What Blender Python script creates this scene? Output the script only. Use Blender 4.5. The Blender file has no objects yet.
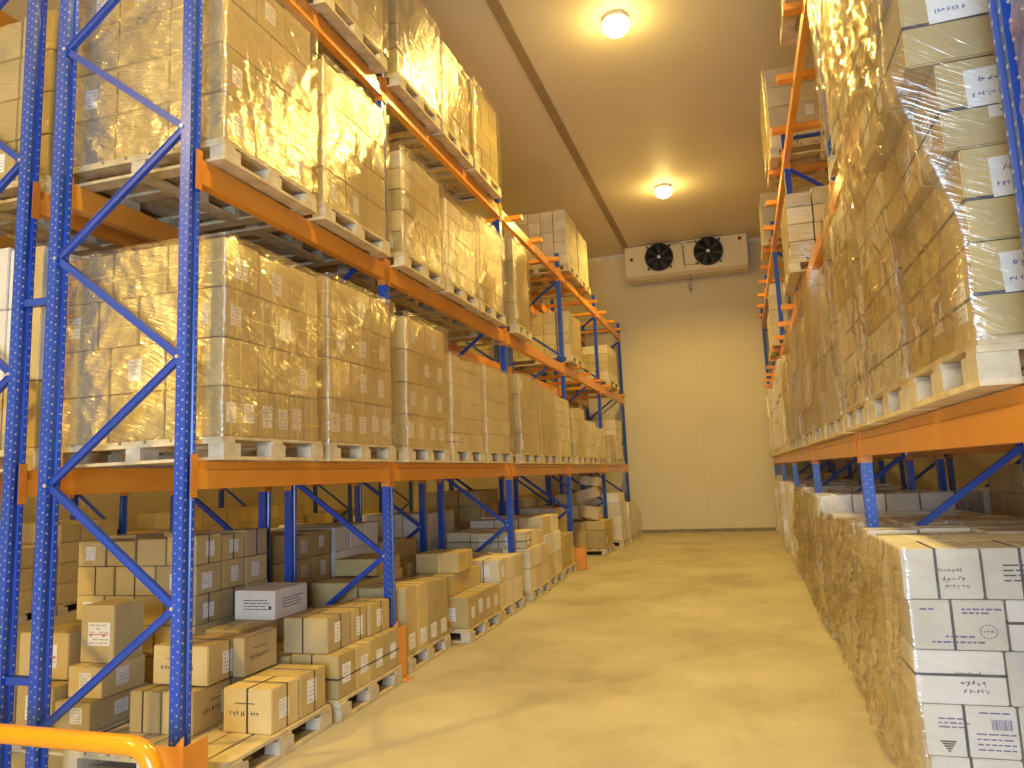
import bpy, bmesh, math, random
from mathutils import Vector, Matrix, noise
from mathutils.bvhtree import BVHTree
RND = random.Random(11)
sc = bpy.context.scene
COL = sc.collection
PI = math.pi

# ------------------------------------------------------------------ camera
F_PX, YAW, PIT, ROL, EYE = 740., .2914, .1379, -.0428, 1.52
CX, CY = 514.7, 373.3
fwd = Vector((-math.sin(YAW)*math.cos(PIT), math.cos(YAW)*math.cos(PIT), math.sin(PIT)))
rt0 = Vector((math.cos(YAW), math.sin(YAW), 0)); up0 = rt0.cross(fwd)
crt = rt0*math.cos(ROL) + up0*math.sin(ROL); cup = up0*math.cos(ROL) - rt0*math.sin(ROL)
cam = bpy.data.cameras.new('camera'); cam.sensor_width = 36; cam.lens = F_PX/1024*36
cam.shift_x = (512-CX)/1024; cam.shift_y = (CY-384)/1024
cam.clip_start = .05; cam.clip_end = 100
co = bpy.data.objects.new('camera', cam); COL.objects.link(co)
m = Matrix((crt, cup, -fwd)).transposed().to_4x4(); m.translation = Vector((0, 0, EYE)); co.matrix_world = m
sc.camera = co
EYEV = Vector((0, 0, EYE))

# ------------------------------------------------------------------ materials
def new_mat(name):
    mt = bpy.data.materials.new(name); mt.use_nodes = True
    nt = mt.node_tree; b = nt.nodes['Principled BSDF']
    return mt, nt, b
def N(nt, t, **kw):
    n = nt.nodes.new(t)
    for k, v in kw.items():
        if k in n.inputs.keys(): n.inputs[k].default_value = v
        else: setattr(n, k, v)
    return n
def L(nt, a, b): nt.links.new(a, b)
def ramp(nt, fac, stops):
    r = nt.nodes.new('ShaderNodeValToRGB'); e = r.color_ramp.elements
    while len(e) > 1: e.remove(e[-1])
    e[0].position, e[0].color = stops[0][0], (*stops[0][1], 1)
    for p, c in stops[1:]:
        x = e.new(p); x.color = (*c, 1)
    L(nt, fac, r.inputs[0]); return r
def mottled(name, c1, c2, scale=4, rough=.6, bump=.0, bscale=30, metallic=0., spec=.5, coat=0., detail=5., lo=.35, hi=.65, objc=False):
    mt, nt, b = new_mat(name)
    if objc: v = N(nt, 'ShaderNodeTexCoord').outputs['Object']
    else: v = N(nt, 'ShaderNodeNewGeometry').outputs['Position']
    n = N(nt, 'ShaderNodeTexNoise', Scale=scale, Detail=detail); L(nt, v, n.inputs['Vector'])
    r = ramp(nt, n.outputs['Fac'], [(lo, c1), (hi, c2)]); L(nt, r.outputs[0], b.inputs['Base Color'])
    b.inputs['Roughness'].default_value = rough; b.inputs['Metallic'].default_value = metallic
    b.inputs['Specular IOR Level'].default_value = spec; b.inputs['Coat Weight'].default_value = coat
    b.inputs['Coat Roughness'].default_value = .15
    if bump:
        n2 = N(nt, 'ShaderNodeTexNoise', Scale=bscale, Detail=4.); L(nt, v, n2.inputs['Vector'])
        bp = N(nt, 'ShaderNodeBump', Strength=bump, Distance=.01); L(nt, n2.outputs['Fac'], bp.inputs['Height']); L(nt, bp.outputs[0], b.inputs['Normal'])
    return mt
def streak_height(nt, slant=.5, crumple=.5, fine=30.):
    """creases of stretch wrap: long thin ridges running slantwise over the upright faces"""
    g = N(nt, 'ShaderNodeNewGeometry').outputs['Position']
    s = N(nt, 'ShaderNodeVectorMath', operation='DOT_PRODUCT'); s.inputs[1].default_value = (1, 1, 0); L(nt, g, s.inputs[0])
    z = N(nt, 'ShaderNodeSeparateXYZ'); L(nt, g, z.inputs[0])
    big = N(nt, 'ShaderNodeTexNoise', Scale=1.3, Detail=1.); L(nt, g, big.inputs['Vector'])
    slope = N(nt, 'ShaderNodeMath', operation='MULTIPLY_ADD'); slope.inputs[1].default_value = slant; slope.inputs[2].default_value = 0
    L(nt, s.outputs['Value'], slope.inputs[0])
    a = N(nt, 'ShaderNodeMath', operation='ADD'); L(nt, slope.outputs[0], a.inputs[0]); L(nt, z.outputs[2], a.inputs[1])
    w = N(nt, 'ShaderNodeMath', operation='MULTIPLY_ADD'); w.inputs[1].default_value = .35; L(nt, big.outputs['Fac'], w.inputs[0]); L(nt, a.outputs[0], w.inputs[2])
    c = N(nt, 'ShaderNodeCombineXYZ'); 
    m1 = N(nt, 'ShaderNodeMath', operation='MULTIPLY'); m1.inputs[1].default_value = 4.; L(nt, s.outputs['Value'], m1.inputs[0])
    m2 = N(nt, 'ShaderNodeMath', operation='MULTIPLY'); m2.inputs[1].default_value = fine; L(nt, w.outputs[0], m2.inputs[0])
    L(nt, m1.outputs[0], c.inputs[0]); L(nt, m2.outputs[0], c.inputs[1])
    n = N(nt, 'ShaderNodeTexNoise', Scale=1., Detail=3., Roughness=.6); L(nt, c.outputs[0], n.inputs['Vector'])
    n2 = N(nt, 'ShaderNodeTexNoise', Scale=14., Detail=3.); L(nt, g, n2.inputs['Vector'])
    ad = N(nt, 'ShaderNodeMath', operation='MULTIPLY_ADD'); ad.inputs[1].default_value = crumple; L(nt, n2.outputs['Fac'], ad.inputs[0]); L(nt, n.outputs['Fac'], ad.inputs[2])
    return ad.outputs[0], big.outputs['Fac']
def carton_mat(name, c, wrapped, var=.08):
    mt, nt, b = new_mat(name)
    g = N(nt, 'ShaderNodeNewGeometry').outputs['Position']
    n = N(nt, 'ShaderNodeTexNoise', Scale=3.5, Detail=6.); L(nt, g, n.inputs['Vector'])
    d = tuple(max(0, x*(1-var*1.6)) for x in c); e = tuple(min(1, x*(1+var)) for x in c)
    r = ramp(nt, n.outputs['Fac'], [(.3, d), (.7, e)])
    oi = N(nt, 'ShaderNodeObjectInfo'); mr = N(nt, 'ShaderNodeMapRange'); mr.inputs[3].default_value = .88; mr.inputs[4].default_value = 1.1
    L(nt, oi.outputs['Random'], mr.inputs[0])
    hs = N(nt, 'ShaderNodeHueSaturation'); L(nt, mr.outputs[0], hs.inputs['Value']); L(nt, r.outputs[0], hs.inputs['Color'])
    L(nt, hs.outputs[0], b.inputs['Base Color'])
    b.inputs['Roughness'].default_value = .75; b.inputs['Specular IOR Level'].default_value = .3
    if wrapped:
        h, _ = streak_height(nt, .16, .14, 34.)
        bp = N(nt, 'ShaderNodeBump', Strength=1., Distance=.018); L(nt, h, bp.inputs['Height'])
        b.inputs['Coat Weight'].default_value = 1.; b.inputs['Coat Roughness'].default_value = .15
        b.inputs['Coat IOR'].default_value = 1.9
        L(nt, bp.outputs[0], b.inputs['Coat Normal'])
    return mt
KR = [(.56, .42, .18), (.50, .375, .155), (.60, .455, .205), (.48, .37, .18)]
WH = [(.74, .71, .66), (.68, .64, .57), (.78, .75, .71)]
M = {}
for w in (0, 1):
    M['kraft', w] = [carton_mat(f'kraft_board_{i}_{w}', c, w) for i, c in enumerate(KR)]
    M['white', w] = [carton_mat(f'white_board_{i}_{w}', c, w) for i, c in enumerate(WH)]
    M['cream', w] = [carton_mat(f'cream_board_{i}_{w}', c, w) for i, c in enumerate([(.68, .57, .38), (.64, .52, .33), (.72, .62, .45)])]
M['blue'] = mottled('blue_powder_coat', (.010, .062, .40), (.014, .074, .47), 3, .32, spec=.5, coat=.3)
M['bluedark'] = mottled('blue_powder_coat_brace', (.014, .060, .37), (.02, .07, .43), 3, .4)
M['hole'] = mottled('punched_hole_edge', (.22, .25, .42), (.52, .50, .52), 60, .5)
M['orange'] = mottled('orange_powder_coat', (.72, .27, .03), (.80, .32, .04), 2, .33, coat=.35)
M['orangedk'] = mottled('orange_plate', (.66, .22, .025), (.72, .26, .03), 4, .45)
M['yellow'] = mottled('amber_rail_paint', (.85, .33, .01), (.9, .38, .012), 2, .22, coat=.6)
M['wood'] = mottled('pallet_pine', (.50, .39, .22), (.68, .56, .36), 9, .75, bump=.3, bscale=60)
M['woodpale'] = mottled('pallet_block', (.50, .42, .28), (.64, .55, .40), 12, .8, bump=.3, bscale=80)
M['bolt'] = mottled('zinc_bolt', (.6, .6, .6), (.75, .74, .72), 20, .3, metallic=.6)
M['strap'] = mottled('dark_strapping', (.035, .04, .055), (.05, .055, .07), 5, .45)
M['ystrap'] = mottled('yellow_strapping', (.72, .56, .16), (.78, .62, .2), 5, .4)
M['ink'] = mottled('dark_ink', (.06, .05, .05), (.09, .08, .08), 30, .8)
M['blueink'] = mottled('violet_blue_ink', (.12, .10, .30), (.16, .13, .36), 30, .8)
M['redink'] = mottled('red_ink', (.45, .12, .10), (.5, .15, .12), 30, .8)
M['print'] = mottled('faded_label_print', (.40, .37, .36), (.55, .50, .46), 40, .8)
M['paper'] = mottled('label_paper', (.74, .73, .72), (.82, .81, .79), 6, .6)
M['tape'] = mottled('parcel_tape', (.50, .36, .18), (.55, .41, .22), 5, .25)
M['dark'] = mottled('black_plastic', (.012, .012, .014), (.02, .02, .022), 5, .5)
M['unit'] = mottled('cream_metal_case', (.72, .62, .44), (.76, .66, .48), 1.5, .4)
M['metal'] = mottled('grey_pipe', (.45, .42, .38), (.55, .52, .47), 9, .4, metallic=.4)
M['trimdk'] = mottled('dark_ceiling_batten', (.34, .25, .14), (.38, .285, .16), 3, .7)
M['seal'] = mottled('white_joint_sealant', (.68, .66, .64), (.85, .83, .80), 6, .6, bump=.6, bscale=14)
M['skirt'] = mottled('dark_skirting', (.20, .165, .11), (.28, .23, .16), 6, .7)

def floor_mat():
    mt, nt, b = new_mat('worn_concrete')
    g = N(nt, 'ShaderNodeNewGeometry').outputs['Position']
    n = N(nt, 'ShaderNodeTexNoise', Scale=.8, Detail=9., Roughness=.62); L(nt, g, n.inputs['Vector'])
    r = ramp(nt, n.outputs['Fac'], [(.30, (.36, .30, .21)), (.5, (.49, .43, .32)), (.68, (.58, .51, .39))])
    mp = N(nt, 'ShaderNodeMapping'); mp.inputs['Scale'].default_value = (1.6, .8, 1); L(nt, g, mp.inputs[0])
    n3 = N(nt, 'ShaderNodeTexNoise', Scale=2.2, Detail=6.); L(nt, mp.outputs[0], n3.inputs['Vector'])
    r3 = ramp(nt, n3.outputs['Fac'], [(.22, (.80, .77, .72)), (.42, (1, 1, 1))])
    mx = N(nt, 'ShaderNodeMixRGB', blend_type='MULTIPLY'); mx.inputs[0].default_value = .8
    L(nt, r.outputs[0], mx.inputs[1]); L(nt, r3.outputs[0], mx.inputs[2])
    n4 = N(nt, 'ShaderNodeTexNoise', Scale=9., Detail=3.); L(nt, g, n4.inputs['Vector'])
    r4 = ramp(nt, n4.outputs['Fac'], [(.22, (.62, .57, .5)), (.27, (1, 1, 1))])
    mx2 = N(nt, 'ShaderNodeMixRGB', blend_type='MULTIPLY'); mx2.inputs[0].default_value = .8
    L(nt, mx.outputs[0], mx2.inputs[1]); L(nt, r4.outputs[0], mx2.inputs[2])
    L(nt, mx2.outputs[0], b.inputs['Base Color'])
    b.inputs['Roughness'].default_value = .55; b.inputs['Specular IOR Level'].default_value = .35
    bp = N(nt, 'ShaderNodeBump', Strength=.25, Distance=.01); L(nt, n.outputs['Fac'], bp.inputs['Height']); L(nt, bp.outputs[0], b.inputs['Normal'])
    return mt
M['floor'] = floor_mat()
M['wall'] = mottled('cold_room_panel', (.66, .56, .35), (.70, .60, .385), .7, .5, lo=.3, hi=.7)
M['ceil'] = mottled('ceiling_panel', (.74, .65, .48), (.79, .70, .53), .45, .55, bump=.12, bscale=2.5, lo=.3, hi=.7)

def film_mat(name='clear_stretch_film', lo=.04, hi=.22, bump=.35, rough=.17, dfm=.35):
    mt, nt, b = new_mat(name)
    out = [n for n in nt.nodes if n.type == 'OUTPUT_MATERIAL'][0]
    h, big = streak_height(nt, .4, .5, 42.)
    bp = N(nt, 'ShaderNodeBump', Strength=bump, Distance=.018); L(nt, h, bp.inputs['Height'])
    gl = N(nt, 'ShaderNodeBsdfGlossy'); gl.inputs['Roughness'].default_value = rough; gl.inputs['Color'].default_value = (1, .95, .88, 1); L(nt, bp.outputs[0], gl.inputs['Normal'])
    df = N(nt, 'ShaderNodeBsdfDiffuse'); df.inputs['Color'].default_value = (.70, .55, .36, 1); L(nt, bp.outputs[0], df.inputs['Normal'])
    tr = N(nt, 'ShaderNodeBsdfTransparent'); tr.inputs[0].default_value = (.97, .96, .94, 1)
    a = N(nt, 'ShaderNodeMixShader'); a.inputs[0].default_value = dfm; L(nt, gl.outputs[0], a.inputs[1]); L(nt, df.outputs[0], a.inputs[2])
    fr = N(nt, 'ShaderNodeLayerWeight'); fr.inputs['Blend'].default_value = .25; L(nt, bp.outputs[0], fr.inputs['Normal'])
    r = N(nt, 'ShaderNodeMapRange'); r.inputs[1].default_value = .45; r.inputs[2].default_value = 1.05; r.inputs[3].default_value = lo; r.inputs[4].default_value = hi
    L(nt, h, r.inputs[0])
    s = N(nt, 'ShaderNodeMath', operation='MULTIPLY_ADD'); s.inputs[1].default_value = .35; s.use_clamp = True
    L(nt, fr.outputs['Fresnel'], s.inputs[0]); L(nt, r.outputs[0], s.inputs[2])
    mx = N(nt, 'ShaderNodeMixShader'); L(nt, s.outputs[0], mx.inputs[0]); L(nt, tr.outputs[0], mx.inputs[1]); L(nt, a.outputs[0], mx.inputs[2])
    L(nt, mx.outputs[0], out.inputs['Surface'])
    return mt
M['film'] = film_mat()
M['films'] = film_mat('snug_stretch_film', .015, .25, .75, .13, .10)
M['filmb'] = film_mat('bunched_stretch_film', .08, .55, .8, .13, .16)
def emit(name, c, s):
    mt, nt, b = new_mat(name); b.inputs['Base Color'].default_value = (*c, 1)
    b.inputs['Emission Color'].default_value = (*c, 1); b.inputs['Emission Strength'].default_value = s
    return mt
LAMPC = (1., .715, .17)
M['bulb'] = emit('lit_lamp_glass', (1., .80, .38), 9.)

# ------------------------------------------------------------------ mesh helpers
def link(name, bm, mats, parent=None):
    me = bpy.data.meshes.new(name); bm.to_mesh(me); bm.free()
    for mt in (mats if isinstance(mats, (list, tuple)) else [mats]): me.materials.append(mt)
    o = bpy.data.objects.new(name, me); COL.objects.link(o)
    if parent: o.parent = parent
    return o
def copy_to(o, parent=None):
    c = o.copy(); COL.objects.link(c); c.parent = parent
    for ch in list(o.children): copy_to(ch, c)
    return c
def tag(o, label=None, cat=None, group=None, kind=None):
    if label: o['label'] = label
    if cat: o['category'] = cat
    if group: o['group'] = group
    if kind: o['kind'] = kind
    return o
def empty(name, loc=(0, 0, 0), rz=0):
    o = bpy.data.objects.new(name, None); COL.objects.link(o); o.location = loc; o.rotation_euler = (0, 0, rz); o.empty_display_size = .1
    return o
def box(bm, x0, x1, y0, y1, z0, z1, mi=0, mat=None):
    vs = [bm.verts.new(p) for p in ((x0, y0, z0), (x1, y0, z0), (x1, y1, z0), (x0, y1, z0), (x0, y0, z1), (x1, y0, z1), (x1, y1, z1), (x0, y1, z1))]
    if mat:
        for v in vs: v.co = mat @ v.co
    for f in ((3, 2, 1, 0), (4, 5, 6, 7), (0, 1, 5, 4), (1, 2, 6, 5), (2, 3, 7, 6), (3, 0, 4, 7)):
        bm.faces.new([vs[i] for i in f]).material_index = mi
    return vs
def bar(bm, a, b, w, h, mi=0, up=Vector((0, 1, 0))):
    a, b = Vector(a), Vector(b); d = b-a; l = d.length; d.normalize()
    s = d.cross(up).normalized(); u = s.cross(d)
    mt = Matrix((s, d, u)).transposed().to_4x4(); mt.translation = a
    box(bm, -w/2, w/2, 0, l, -h/2, h/2, mi, mt)
def prism(bm, poly, axis, a, b, mi=0):
    """extrude a closed polygon from a to b along axis; poly gives the other two coordinates in order"""
    def P(p, t):
        return {'x': (t, p[0], p[1]), 'y': (p[0], t, p[1]), 'z': (p[0], p[1], t)}[axis]
    A = [bm.verts.new(P(p, a)) for p in poly]; B = [bm.verts.new(P(p, b)) for p in poly]
    n = len(poly)
    for i in range(n): bm.faces.new((A[i], A[(i+1) % n], B[(i+1) % n], B[i])).material_index = mi
    bm.faces.new(A[::-1]).material_index = mi; bm.faces.new(B).material_index = mi
def disc(bm, c, r, nrm, n=8, t=.001, mi=0):
    c = Vector(c); nrm = Vector(nrm).normalized(); a = nrm.orthogonal().normalized(); b = nrm.cross(a)
    A = [bm.verts.new(c + a*r*math.cos(2*PI*i/n) + b*r*math.sin(2*PI*i/n)) for i in range(n)]
    B = [bm.verts.new(v.co + nrm*t) for v in A]
    for i in range(n): bm.faces.new((A[i], A[(i+1) % n], B[(i+1) % n], B[i])).material_index = mi
    bm.faces.new(A[::-1]).material_index = mi; bm.faces.new(B).material_index = mi
def tube(bm, pts, r, n=16, mi=0, caps=True):
    pts = [Vector(p) for p in pts]; rings = []
    ref = Vector((0, 1, 0))
    for i, p in enumerate(pts):
        d = (pts[min(i+1, len(pts)-1)] - pts[max(i-1, 0)]).normalized()
        if abs(d.dot(ref)) > .95: ref = Vector((1, 0, 0))
        s = d.cross(ref).normalized(); u = s.cross(d)
        rings.append([bm.verts.new(p + s*r*math.cos(2*PI*k/n) + u*r*math.sin(2*PI*k/n)) for k in range(n)])
    for a, b in zip(rings, rings[1:]):
        for k in range(n):
            f = bm.faces.new((a[k], a[(k+1) % n], b[(k+1) % n], b[k])); f.smooth = True; f.material_index = mi
    if caps: bm.faces.new(rings[0][::-1]).material_index = mi; bm.faces.new(rings[-1]).material_index = mi
ORD = ['first', 'second', 'third', 'fourth', 'fifth', 'sixth', 'seventh', 'eighth', 'ninth', 'tenth', 'eleventh', 'twelfth', 'thirteenth', 'fourteenth', 'fifteenth', 'sixteenth', 'seventeenth', 'eighteenth', 'nineteenth', 'twentieth']

# ------------------------------------------------------------------ room
YW, HC = 18.65, 7.06
X0R, X1R, YB = -13.0, 6.2, -3.8
def struct(name, bm, mt): return tag(link(name, bm, mt), kind='structure')
bm = bmesh.new(); box(bm, X0R, X1R, YB, YW, -.1, 0); struct('floor', bm, M['floor'])
bm = bmesh.new(); box(bm, X0R, X1R, YB, YW, HC, HC+.1); struct('ceiling', bm, M['ceil'])
bm = bmesh.new(); box(bm, X0R, X1R, YW, YW+.15, -.1, HC+.1); struct('wall_back', bm, M['wall'])
bm = bmesh.new(); box(bm, X0R-.15, X0R, YB, YW+.15, -.1, HC+.1); struct('wall_left', bm, M['wall'])
bm = bmesh.new(); box(bm, X1R, X1R+.15, YB, YW+.15, -.1, HC+.1); struct('wall_right', bm, M['wall'])
bm = bmesh.new()   # unseen wall behind the camera, with an opening added for the flash fill
box(bm, X0R, -2.2, YB-.15, YB, -.1, HC+.1); box(bm, 1.8, X1R, YB-.15, YB, -.1, HC+.1); box(bm, -2.2, 1.8, YB-.15, YB, 3.6, HC+.1)
struct('wall_front', bm, M['wall'])
bm = bmesh.new(); box(bm, -2.44, -2.30, YB+.2, YW-.001, HC-.014, HC-.0005); struct('trim_1', bm, M['trimdk'])
bm = bmesh.new(); box(bm, X0R, X1R, YW-.05, YW-.0005, .0005, .075); struct('baseboard_back', bm, M['skirt'])
bm = bmesh.new(); prism(bm, [(YW-.0005, HC-.0005), (YW-.10, HC-.0005), (YW-.05, HC-.05), (YW-.0005, HC-.09)], 'x', X0R+.01, X1R-.01); struct('trim_2', bm, M['seal'])
bm = bmesh.new(); box(bm, -.90, -.87, YW-.006, YW-.0005, .09, HC-1.0); struct('trim_3', bm, mottled('wall_joint', (.62, .52, .33), (.67, .57, .365), 4, .6))

# ------------------------------------------------------------------ evaporator unit
ev = tag(empty('cooling_unit', (-.94, 18.0, 6.2)), 'cream twin-fan evaporator cooling unit hung under the ceiling at the end wall', 'cooling unit')
def ev_(bm, name, mt, par=None):
    o = link(name, bm, mt, par or ev)
    if par is None: o.location = -Vector(ev.location)
    return o
EX0, EX1, EF, EBK, ZT, ZB = -2.40, .52, 18.0, 18.58, 7.045, 6.29
bm = bmesh.new(); prism(bm, [(EF, ZB), (EF, ZT), (EBK, ZT), (EBK, ZB-.07), (EF+.14, ZB-.07)], 'x', EX0, EX1)
bmesh.ops.bevel(bm, geom=bm.edges[:], offset=.012, segments=2, affect='EDGES'); ev_(bm, 'case', M['unit'])
bm = bmesh.new(); box(bm, -.965, -.945, EF-.012, EF-.001, ZB+.02, ZT-.03); ev_(bm, 'case_seam', M['metal'])
for fx in (-1.56, -.385):
    fz = 6.70
    bm = bmesh.new()
    r0, n = .345, 40
    prof = [(.345, -.002), (.345, -.06), (.325, -.06), (.318, -.01)]
    rings = [[bm.verts.new((fx+r*math.cos(2*PI*k/n), EF+y, fz+r*math.sin(2*PI*k/n))) for k in range(n)] for r, y in prof]
    for a, b in zip(rings, rings[1:]):
        for k in range(n): bm.faces.new((a[k], a[(k+1) % n], b[(k+1) % n], b[k]))
    shroud = ev_(bm, 'fan_shroud', M['dark'])
    bm = bmesh.new(); disc(bm, (fx, EF-.004, fz), .32, (0, -1, 0), 40, .002); ev_(bm, 'fan_opening', M['dark'], shroud)
    bm = bmesh.new()
    for k in range(7):
        a0 = 2*PI*k/7
        P = []
        for r in (.07, .16, .25, .305):
            for s, yy in ((-.20, -.012), (.24, -.040)):
                aa = a0 + s*(1.0+.6*r) + r*.9
                P.append(bm.verts.new((fx+r*math.cos(aa), EF+yy, fz+r*math.sin(aa))))
        for i in range(3):
            f = bm.faces.new((P[2*i], P[2*i+1], P[2*i+3], P[2*i+2])); f.smooth = True
    bmesh.ops.solidify(bm, geom=bm.faces[:], thickness=.004)
    ev_(bm, 'fan_blades', mottled('grey_fan_blade', (.05, .05, .06), (.08, .08, .09), 4, .35), shroud)
    bm = bmesh.new(); disc(bm, (fx, EF-.045, fz), .07, (0, -1, 0), 20, .02, 0); disc(bm, (fx, EF-.065, fz), .04, (0, -1, 0), 16, .006, 1); ev_(bm, 'fan_hub', [M['dark'], M['bolt']], shroud)
    bm = bmesh.new()
    for rr in (.12, .19, .26, .335):
        for k in range(32):
            a, b = 2*PI*k/32, 2*PI*(k+1)/32
            bar(bm, (fx+rr*math.cos(a), EF-.072, fz+rr*math.sin(a)), (fx+rr*math.cos(b), EF-.072, fz+rr*math.sin(b)), .005, .005)
    for k in range(4):
        a = PI/4 + k*PI/2
        bar(bm, (fx+.06*math.cos(a), EF-.074, fz+.06*math.sin(a)), (fx+.40*math.cos(a), EF-.074, fz+.40*math.sin(a)), .014, .008)
        box(bm, fx+.385*math.cos(a)-.02, fx+.385*math.cos(a)+.02, EF-.07, EF-.001, fz+.385*math.sin(a)-.02, fz+.385*math.sin(a)+.02)
    ev_(bm, 'fan_guard', M['dark'], shroud)
for (x, z) in ((-2.24, 6.72), (.36, 6.93)):
    bm = bmesh.new(); disc(bm, (x, EF-.001, z), .05, (0, -1, 0), 18, .004, 0); disc(bm, (x, EF-.005, z+.006), .03, (0, -1, 0), 12, .002, 1); ev_(bm, 'round_badge', [M['redink'], M['dark']])
bm = bmesh.new()
tube(bm, [(-1.45, EF-.02, 6.96), (-1.25, EF-.02, 7.0), (-1.02, EF-.02, 7.0), (-.98, EF-.02, 6.9), (-.97, EF-.02, 6.4)], .009, 8)
tube(bm, [(-.90, EF-.02, 6.98), (-.66, EF-.02, 6.98), (-.58, EF-.02, 6.93)], .009, 8)
tube(bm, [(-.94, EF-.02, 6.45), (-.75, EF-.02, 6.41), (-.64, EF-.02, 6.45)], .006, 8)
ev_(bm, 'wiring', M['dark'])
bm = bmesh.new(); tube(bm, [(-.90, 18.2, 6.22), (-.90, 18.2, 6.12)], .05, 16); tube(bm, [(-.90, 18.2, 6.12), (-.90, 18.2, 5.98)], .035, 16); tube(bm, [(-.90, 18.2, 5.99), (-.90, 18.45, 5.96), (-.90, 18.6, 5.94)], .03, 12); ev_(bm, 'drain_pipe', M['metal'])

# ------------------------------------------------------------------ lamps
def lamp(y, lab, x=-1.06, on=True, power=360):
    r = tag(empty('ceiling_lamp', (x, y, HC)), lab, 'lamp', 'round ceiling lamps over the aisle')
    bm = bmesh.new(); disc(bm, (0, 0, -.001), .16, (0, 0, -1), 24, .05, 0); link('lamp_housing', bm, M['unit'], r)
    bm = bmesh.new(); bmesh.ops.create_uvsphere(bm, u_segments=20, v_segments=12, radius=.165)
    for v in bm.verts: v.co.z = v.co.z*.7 - .115
    for f in bm.faces: f.smooth = True
    g = link('lamp_glass', bm, M['bulb'], r)
    ld = bpy.data.lights.new('lamp_light', 'SPOT'); ld.energy = power; ld.color = LAMPC; ld.shadow_soft_size = .17; ld.spot_size = math.radians(152); ld.spot_blend = .5
    lo = bpy.data.objects.new('lamp_light', ld); COL.objects.link(lo); lo.parent = r; lo.location = (0, 0, -.30)
    ld = bpy.data.lights.new('lamp_glow', 'POINT'); ld.energy = min(power, 360)*.035; ld.color = LAMPC; ld.shadow_soft_size = .12
    lo = bpy.data.objects.new('lamp_glow', ld); COL.objects.link(lo); lo.parent = r; lo.location = (0, 0, -.42)
    return r
lamp(8.5, 'round glowing lamp on the ceiling, the larger and brighter looking one')
lamp(14.3, 'round glowing lamp on the ceiling near the twin-fan cooling unit')
lamp(2.7, 'round glowing lamp on the ceiling over the first rack bay')
lamp(-2.6, 'round glowing lamp on the ceiling over the next aisle', x=-6.8, power=1000)
def plain_light(x, y, z, p, c=LAMPC):
    ld = bpy.data.lights.new('aisle_lamp_light', 'POINT'); ld.energy = p; ld.color = c; ld.shadow_soft_size = .14
    lo = bpy.data.objects.new('aisle_lamp_light', ld); COL.objects.link(lo); lo.location = (x, y, z)
for y in (2.7, 8.5, 14.3): plain_light(-6.8, y, 6.7, 45)
# added cool fill behind the camera, standing in for the camera flash
ad = bpy.data.lights.new('added_flash_fill', 'AREA'); ad.shape = 'RECTANGLE'; ad.size = 3.0; ad.size_y = 2.8; ad.energy = 300; ad.color = (.52, .73, 1.)
ao = bpy.data.objects.new('added_flash_fill', ad); COL.objects.link(ao); ao.location = (-.2, YB-.05, 1.8); ao.rotation_euler = (PI/2, 0, 0)
w = bpy.data.worlds.new('world'); sc.world = w; w.use_nodes = True
w.node_tree.nodes['Background'].inputs[0].default_value = (.6, .75, 1, 1); w.node_tree.nodes['Background'].inputs[1].default_value = .5

# ------------------------------------------------------------------ racks
OCC = []          # boxes that hide cartons from the camera, for the visibility count
PW, PD = .082, .062   # post: width along Y, depth along X
def post_mesh(side, top, holes):
    bm = bmesh.new(); a, d = PW/2, PD/2; s = side
    poly = [(-d, -a), (d, -a), (d, -a*.42), (d-.010, -a*.30), (d-.010, a*.30), (d, a*.42), (d, a), (-d, a), (-d, a*.5), (-d+.008, a*.4), (-d+.008, -a*.4), (-d, -a*.5)]
    prism(bm, poly, 'z', 0.006, top)
    if holes:
        k = 0; z = .12
        while z < top-.05:
            for y in (-.028, .028):
                if s > 0: disc(bm, (d, y, z), .0062, (1, 0, 0), 6, .0006, 1)
                else: disc(bm, (-d, y, z), .0062, (-1, 0, 0), 6, .0006, 1)
            disc(bm, (.014*s, -a, z+.012), .0052, (0, -1, 0), 6, .0006, 1)
            disc(bm, (-.013*s, -a, z+.037), .0042, (0, -1, 0), 6, .0006, 1)
            z += .05
    return bm
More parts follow.
